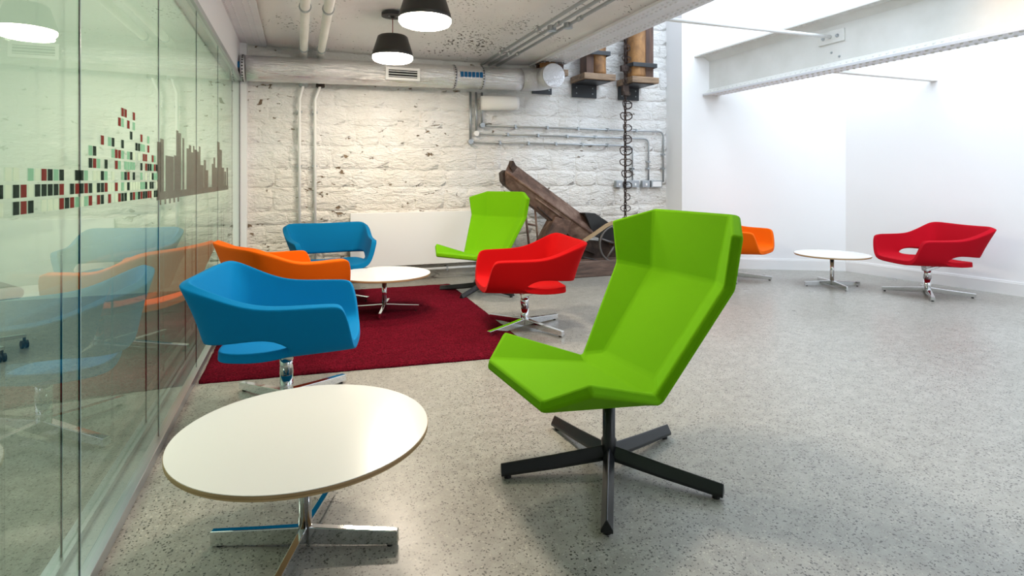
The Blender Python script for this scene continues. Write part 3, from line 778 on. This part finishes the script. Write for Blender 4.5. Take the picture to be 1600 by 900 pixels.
# ---------------- pendants
def pendant(x, y, label):
    zb = 2.53; t = thing('pendant_lamp', label, 'lamp', (x, y, zb), group='black pendant lamps under the vault')
    bm = BM(); lathe(bm, (x, y, zb), [(.205, .055), (.213, .06), (.205, .10), (.163, .235), (.155, .262), (.140, .272), (.03, .275), (.0, .275)], 48, close=False)
    rs = finish('lamp_shade', bm, M_blackm, t, True)
    bm = BM(); lathe(bm, (x, y, zb), [(.0, -.008), (.10, -.006), (.165, 0), (.195, .012), (.209, .032), (.210, .056)], 48, close=False); finish('diffuser', bm, M_glow, t, True)
    zc = vz(x, y)
    bm = BM(); tube(bm, [(x, y, zb+.27), (x, y, zc-.03)], .004, 6); finish('cord', bm, M_cord, t, True)
    bm = BM(); cyl(bm, (x, y, zc-.055), (x, y, zc-.02), .115, 32); cyl(bm, (x, y, zc-.075), (x, y, zc-.055), .02, 12); cp = finish('ceiling_canopy', bm, M_blackp, t)
    for s in (-.5, .5):
        bm = BM(); cyl(bm, (s*.08, -.02, zc-.060-zb), (s*.08, -.02, zc-.054-zb), .010, 8); finish('screw', bm, M_galv, cp, world=False)
    l = bpy.data.lights.new('pendant_light', 'AREA'); l.shape = 'DISK'; l.size = .38; l.energy = 25; l.color = (1, .86, .70)
    lo = bpy.data.objects.new('pendant_light', l); C.objects.link(lo); lo.location = (0, 0, -.014); lo.parent = t
M_blackm = nm('matt_black_shade', (.018, .016, .014), .42)
pendant(.95, 4.55, 'nearer black pendant lamp cut by the top of the picture')
pendant(.92, 6.06, 'farther black pendant lamp hanging in front of the duct')
pendant(.97, 3.04, 'black pendant lamp just above the frame, third from the wall')
# warm spotlight on the girder (out of frame)
t = thing('spotlight', 'small warm spotlight above the frame lighting the cream girder', 'lamp', (4.9, 2.6, 3.3))
bm = BM(); cyl(bm, (4.9, 2.6, 3.25), (4.98, 2.63, 3.15), .05, 20); finish('lamp_head', bm, M_black, t)
bm = BM(); tube(bm, [(4.9, 2.6, 3.25), (4.9, 2.6, 3.45), (3.38, 2.6, 3.45)], .012, 8); finish('arm', bm, M_black, t)
l = bpy.data.lights.new('girder_spot', 'SPOT'); l.energy = 16; l.color = (1, .62, .30); l.spot_size = 1.3; l.spot_blend = .9; l.shadow_soft_size = .05
lo = bpy.data.objects.new('girder_spot', l); C.objects.link(lo); lo.location = (.1, .03, -.17); lo.parent = t
lo.rotation_euler = Vector((.6, .25, -.45)).to_track_quat('-Z', 'Y').to_euler()

# ============================================================ RUG
bm = BM(); rc = [(-.60, 4.06), (1.66, 3.86), (1.72, 6.80), (-.60, 6.86)]
nx, ny = 60, 76; g = []; rg = random.Random(2)
for j in range(ny+1):
    row = []
    for i in range(nx+1):
        u, v = i/nx, j/ny
        A_ = Vector(rc[0]).lerp(Vector(rc[1]), u); B_ = Vector(rc[3]).lerp(Vector(rc[2]), u); q = A_.lerp(B_, v)
        e = i in (0, nx) or j in (0, ny)
        row.append(bm.verts.new((q.x+(rg.uniform(-.003, .003)), q.y+rg.uniform(-.003, .003), .010 if e else .017+rg.uniform(-.002, .003))))
    g.append(row)
for j in range(ny):
    for i in range(nx): bm.faces.new((g[j][i], g[j][i+1], g[j+1][i+1], g[j+1][i]))
per = [g[0][i] for i in range(nx+1)]+[g[j][nx] for j in range(1, ny+1)]+[g[ny][i] for i in range(nx-1, -1, -1)]+[g[j][0] for j in range(ny-1, 0, -1)]
bk = [bm.verts.new((q.co.x, q.co.y, 0)) for q in per]; bridge(bm, per, bk); bm.faces.new(bk)
tag(finish('rug', bm, M_rug, None, True), 'crimson pile rug lying along the glass partition', 'rug')
RUGZ = .017

# ============================================================ TUB CHAIRS
def tub_shell(fab):
    bm = BM()
    def V(x, y, z): return (bm.verts.new((x, y, z)), bm.verts.new((-x, y, z)) if abs(x) > 1e-6 else None)
    # band stations: top, mid, bottom
    st = [((.352, .335, .640), (.325, .362, .540), (.286, .378, .440)),
          ((.360, .285, .648), (.340, .29, .545), (.312, .29, .432)),
          ((.376, .12, .648), (.355, .12, .55), (.326, .12, .432)),
          ((.392, -.04, .652), (.366, -.04, .565), (.340, .00, .492)),
          ((.408, -.16, .684), (.372, -.14, .575), (.338, -.12, .490)),
          ((.420, -.29, .745), (.372, -.245, .60), (.325, -.215, .480)),
          ((.418, -.375, .785), (.362, -.315, .62), (.305, -.285, .472)),
          ((.350, -.408, .792), (.300, -.355, .622), (.250, -.325, .462)),
          ((.20, -.420, .786), (.175, -.368, .62), (.145, -.338, .458)),
          ((.0, -.424, .782), (.0, -.372, .62), (.0, -.342, .456))]
    R, L = [], []
    for s_ in st:
        a = [V(*q) for q in s_]; R.append([q[0] for q in a]); L.append([q[1] or q[0] for q in a])
    F = []
    def quad(a, b, c3, d): F.append(bm.faces.new((a, b, c3, d)))
    for i in range(len(st)-1):
        for k in (0, 1):
            quad(R[i][k], R[i][k+1], R[i+1][k+1], R[i+1][k]); quad(L[i][k], L[i+1][k], L[i+1][k+1], L[i][k+1])
    # seat pan: rows y, columns edge -> centre
    edge = [R[0][2], R[1][2], R[2][2]]; edgel = [L[0][2], L[1][2], L[2][2]]
    rows = [[(.235, .392, .412), (.12, .402, .408), (0, .405, .408)],
            [(.25, .30, .408), (.12, .30, .402), (0, .30, .400)],
            [(.26, .12, .398), (.12, .12, .388), (0, .12, .385)],
            [(.25, -.03, .396), (.12, -.03, .384), (0, -.03, .381)],
            [(.25, -.18, .396), (.12, -.18, .384), (0, -.18, .381)],
            [(.235, -.305, .400), (.12, -.315, .392), (0, -.318, .390)]]
    ex = [(.352, -.03, .405), (.345, -.16, .402), (.305, -.27, .402)]
    er = [V(*q) for q in ex]
    ER = edge+[q[0] for q in er]; EL = edgel+[q[1] for q in er]
    G = [[V(*q) for q in r] for r in rows]
    for i in range(5):
        cr = [ER[i]]+[q[0] for q in G[i]]; cn = [ER[i+1]]+[q[0] for q in G[i+1]]
        cl = [EL[i]]+[(q[1] or q[0]) for q in G[i]]; cm = [EL[i+1]]+[(q[1] or q[0]) for q in G[i+1]]
        for k in range(3):
            quad(cr[k], cr[k+1], cn[k+1], cn[k]); quad(cl[k], cm[k], cm[k+1], cl[k+1])
    bmesh.ops.recalc_face_normals(bm, faces=bm.faces)
    # make normals point outward/down (seat faces look down)
    fz = [f for f in bm.faces if abs(f.normal.z) > .8]
    if sum(f.normal.z for f in fz) > 0: bmesh.ops.reverse_faces(bm, faces=bm.faces)
    me = bpy.data.meshes.new('upholstered_shell'); bm.to_mesh(me); bm.free(); me.materials.append(fab)
    for f in me.polygons: f.use_smooth = True
    o = bpy.data.objects.new('upholstered_shell', me); C.objects.link(o)
    md = o.modifiers.new('thick', 'SOLIDIFY'); md.thickness = .050; md.offset = 1.; md.edge_crease_inner = .65; md.edge_crease_outer = .65; md.edge_crease_rim = .0
    md.use_even_offset = True
    md = o.modifiers.new('sub', 'SUBSURF'); md.levels = 3; md.render_levels = 3
    return o
def star_leg(ang, L, w0, w1, h0, h1, zt0, zt1, m, parent, ridge=False, foot=None):
    bm = BM(); c_, s_ = math.cos(ang), math.sin(ang)
    def pt(d, x, z): return (c_*d-s_*x, s_*d+c_*x, z)
    def sec(d, w, h, zt):
        if ridge: pr = [(-w/2, zt-h), (w/2, zt-h), (w/2, zt-h*.75), (w*.06, zt), (-w*.06, zt), (-w/2, zt-h*.75)]
        else: pr = [(-w/2, zt-h), (w/2, zt-h), (w*.5, zt), (-w*.5, zt)]
        return [bm.verts.new(pt(d, x, z)) for x, z in pr]
    a = sec(.0, w0, h0, zt0); mdl = sec(L*.5, (w0+w1)/2, (h0+h1)/2, (zt0*.45+zt1*.55)); b = sec(L, w1, h1, zt1)
    bridge(bm, a, mdl); bridge(bm, mdl, b); bm.faces.new(a[::-1]); bm.faces.new(b)
    o = bevel(finish('leg', bm, m, parent, world=False), .003, 2, 25)
    if foot:
        bm = BM(); d = L-.03; x, y, _ = pt(d, 0, 0); cyl(bm, (x, y, 0), (x, y, zt1-h1+.002), foot, 12); finish('glide', bm, M_blackp, o, world=False)
    return o
def tub_chair(fab, loc, head, legang, label, group='upholstered swivel tub chairs'):
    t = thing('tub_chair', label, 'chair', loc, head-PI/2, group)
    sh = tub_shell(fab); sh.parent = t
    bm = BM(); lathe(bm, (0, 0, 0), [(.036, .035), (.036, .175)], 24); cyl(bm, (0, 0, .18), (0, 0, .285), .0375, 24); finish('column', bm, M_chrome, t, True, world=False)
    bm = BM(); lathe(bm, (0, 0, 0), [(.033, .174), (.033, .181)], 24); finish('collar_ring', bm, M_blackp, t, True, world=False)
    bm = BM()      # tilting bracket
    A = [bm.verts.new(q) for q in ((-.038, .045, .30), (.038, .045, .30), (.038, .035, .262), (-.038, .035, .262))]
    B = [bm.verts.new(q) for q in ((-.075, -.17, .350), (.075, -.17, .350), (.06, -.17, .335), (-.06, -.17, .335))]
    bridge(bm, A, B); bm.faces.new(A[::-1]); bm.faces.new(B)
    D = [bm.verts.new(q) for q in ((-.05, .06, .350), (.05, .06, .350), (.05, -.06, .350), (-.05, -.06, .350))]; E_ = [bm.verts.new(q) for q in ((-.032, .03, .275), (.032, .03, .275), (.032, -.03, .275), (-.032, -.03, .275))]
    bridge(bm, D, E_); bm.faces.new(D); bm.faces.new(E_[::-1])
    bevel(finish('tilt_bracket', bm, M_chrome, t, world=False), .004)
    bm = BM(); box(bm, (-.16, -.14, .345), (.16, .17, .353)); finish('underseat_plate', bm, M_dgrey, t, world=False)
    for k in range(4): star_leg(legang-(head-PI/2)+k*PI/2, .43, .046, .036, .060, .040, .088, .052, M_chrome, t, False, .012)
    return t
R_ = math.radians
tub_chair(M_blue, (-.07, 3.52, 0), -.141, R_(38), 'bright blue tub chair in the left foreground on chrome swivel base')
tub_chair(M_red, (1.835, 4.60, 0), 2.998, R_(25), 'red tub chair at the right edge of the rug, facing left')
tub_chair(M_crimson, (6.59, 4.345, 0), 2.823, R_(-50), 'deep red tub chair standing alone before the far right white wall')
tub_chair(M_orange, (-.10, 4.95, RUGZ), .42, R_(20), 'orange tub chair between the two blue ones beside the glass partition')
tub_chair(M_blue2, (.32, 6.33, RUGZ), R_(276), R_(55), 'darker blue tub chair at the back of the rug before white panel')
tub_chair(M_orange, (5.32, 5.92, 0), -1.059, R_(-42), 'orange tub chair half hidden behind the large green chair')

# ============================================================ GREEN WING CHAIRS
def wing_shell():
    bm = BM()
    pt = dict(A=(.261, .471, .482), B=(.384, .338, .564), Cc=(.283, -.032, .434), D1=(.191, -.103, .461), D2=(.215, -.018, .416),
              E=(.221, -.410, .841), F=(.380, -.299, .863), G=(.259, -.455, 1.145), Hh=(.419, -.300, 1.075))
    R = {k: bm.verts.new(v) for k, v in pt.items()}; L = {k: bm.verts.new((-v[0], v[1], v[2])) for k, v in pt.items()}
    def cen(a, b): bm.faces.new((R[a], R[b], L[b], L[a]))
    def wing(*ks):
        bm.faces.new([R[k] for k in ks]); bm.faces.new([L[k] for k in ks][::-1])
    cen('A', 'D2'); cen('D2', 'D1'); cen('D1', 'E'); cen('E', 'G')
    wing('A', 'B', 'Cc', 'D2'); wing('D2', 'Cc', 'D1'); wing('D1', 'Cc', 'F', 'E'); wing('E', 'F', 'Hh', 'G')
    bmesh.ops.recalc_face_normals(bm, faces=bm.faces)
    f0 = [f for f in bm.faces if abs(f.normal.z) > .9]
    if f0 and f0[0].normal.z > 0: bmesh.ops.reverse_faces(bm, faces=bm.faces)
    me = bpy.data.meshes.new('upholstered_shell'); bm.to_mesh(me); bm.free(); me.materials.append(M_lime)
    for f in me.polygons: f.use_smooth = True
    o = bpy.data.objects.new('upholstered_shell', me); C.objects.link(o)
    md = o.modifiers.new('thick', 'SOLIDIFY'); md.thickness = .048; md.offset = 1.; md.use_even_offset = True
    md = o.modifiers.new('bevel', 'BEVEL'); md.width = .013; md.segments = 3; md.limit_method = 'ANGLE'; md.angle_limit = R_(8); md.harden_normals = True
    md = o.modifiers.new('wn', 'WEIGHTED_NORMAL'); md.keep_sharp = True
    return o
def wing_chair(loc, head, legang, label):
    t = thing('wing_chair', label, 'chair', loc, head-PI/2, 'lime green winged swivel chairs')
    sh = wing_shell(); sh.parent = t
    bm = BM(); lathe(bm, (0, 0, 0), [(.034, .06), (.034, .14), (.028, .15), (.028, .385)], 28); finish('column', bm, M_black, t, True, world=False)
    bm = BM()
    A = [bm.verts.new(q) for q in ((-.12, .16, .395), (.12, .16, .395), (.10, -.03, .372), (-.10, -.03, .372))]; B = [bm.verts.new(q) for q in ((-.05, .06, .355), (.05, .06, .355), (.05, -.03, .355), (-.05, -.03, .355))]
    bridge(bm, A, B); bm.faces.new(A); bm.faces.new(B[::-1]); finish('seat_mount', bm, M_black, t, world=False)
    for k in range(5): star_leg(legang-(head-PI/2)+k*R_(72), .485, .050, .046, .060, .048, .118, .062, M_black, t, True, .016)
    return t
wing_chair((1.292, 2.225, 0), 3.207, R_(23), 'large lime green wing chair in the centre foreground')
wing_chair((1.958, 6.244, 0), 3.76, R_(154), 'smaller looking lime green wing chair at the back by white panel')

# ============================================================ ROUND TABLES
def table(loc, legang, label, R=.431, h=.415, legL=.33):
    t = thing('coffee_table', label, 'table', loc, 0, 'round white coffee tables')
    bm = BM(); lathe(bm, (0, 0, 0), [(R-.004, h-.020), (R, h-.016), (R, h-.002)], 96); finish('plywood_core', bm, M_ply, t, world=False)
    bm = BM(); lathe(bm, (0, 0, 0), [(R-.0015, h-.0025), (R-.0015, h)], 96); finish('laminate_top', bm, M_top, t, world=False)
    bm = BM(); lathe(bm, (0, 0, 0), [(.023, .02), (.023, h-.03)], 28); finish('column', bm, M_chrome, t, True, world=False)
    bm = BM(); lathe(bm, (0, 0, 0), [(.09, h-.030), (.09, h-.020)], 28); finish('mounting_plate', bm, M_dgrey, t, world=False)
    for k in range(4): star_leg(legang+k*PI/2, legL, .026, .024, .060, .050, .072, .056, M_chrome, t, False, .010)
    return t
table((0.018, 2.146, 0), R_(-20), 'large round white coffee table in the left foreground')
table((.769, 5.587, RUGZ), R_(-15), 'round white coffee table on the crimson rug', R=.44, h=.368)
table((6.03, 5.09, 0), R_(-22), 'round white coffee table near the far white walls', R=.413, h=.391)

# ============================================================ OFFICE CHAIR IN THE MEETING ROOM
t = thing('office_chair', 'office chair with chrome castor base behind the glass partition', 'chair', (-2.22, 5.22, 0), R_(36))
for k in range(5):
    star_leg(k*R_(72), .31, .05, .03, .04, .022, .13, .105, M_chrome, t)
    a = k*R_(72); x, y = math.cos(a)*.30, math.sin(a)*.30
    bm = BM(); cyl(bm, (x, y, .05), (x, y, .09), .010, 10); cyl(bm, (x-.022, y, .03), (x-.006, y, .03), .030, 18); cyl(bm, (x+.006, y, .03), (x+.022, y, .03), .030, 18); finish('castor', bm, M_blackp, t, world=False)
bm = BM(); lathe(bm, (0, 0, 0), [(.03, .08), (.03, .3), (.018, .3), (.018, .42)], 18); finish('gas_column', bm, M_chrome, t, True, world=False)
bm = BM(); box(bm, (-.24, -.23, .42), (.24, .23, .50)); bevel(finish('seat', bm, M_blackp, t, world=False), .03, 4)
bm = BM(); box(bm, (-.22, .22, .58), (.22, .27, 1.0)); bevel(finish('backrest', bm, M_blackp, t, world=False), .025, 4)
bm = BM(); box(bm, (-.03, .10, .40), (.03, .26, .43)); box(bm, (-.03, .255, .40), (.03, .285, .75)); finish('back_support', bm, M_blackp, t, world=False)
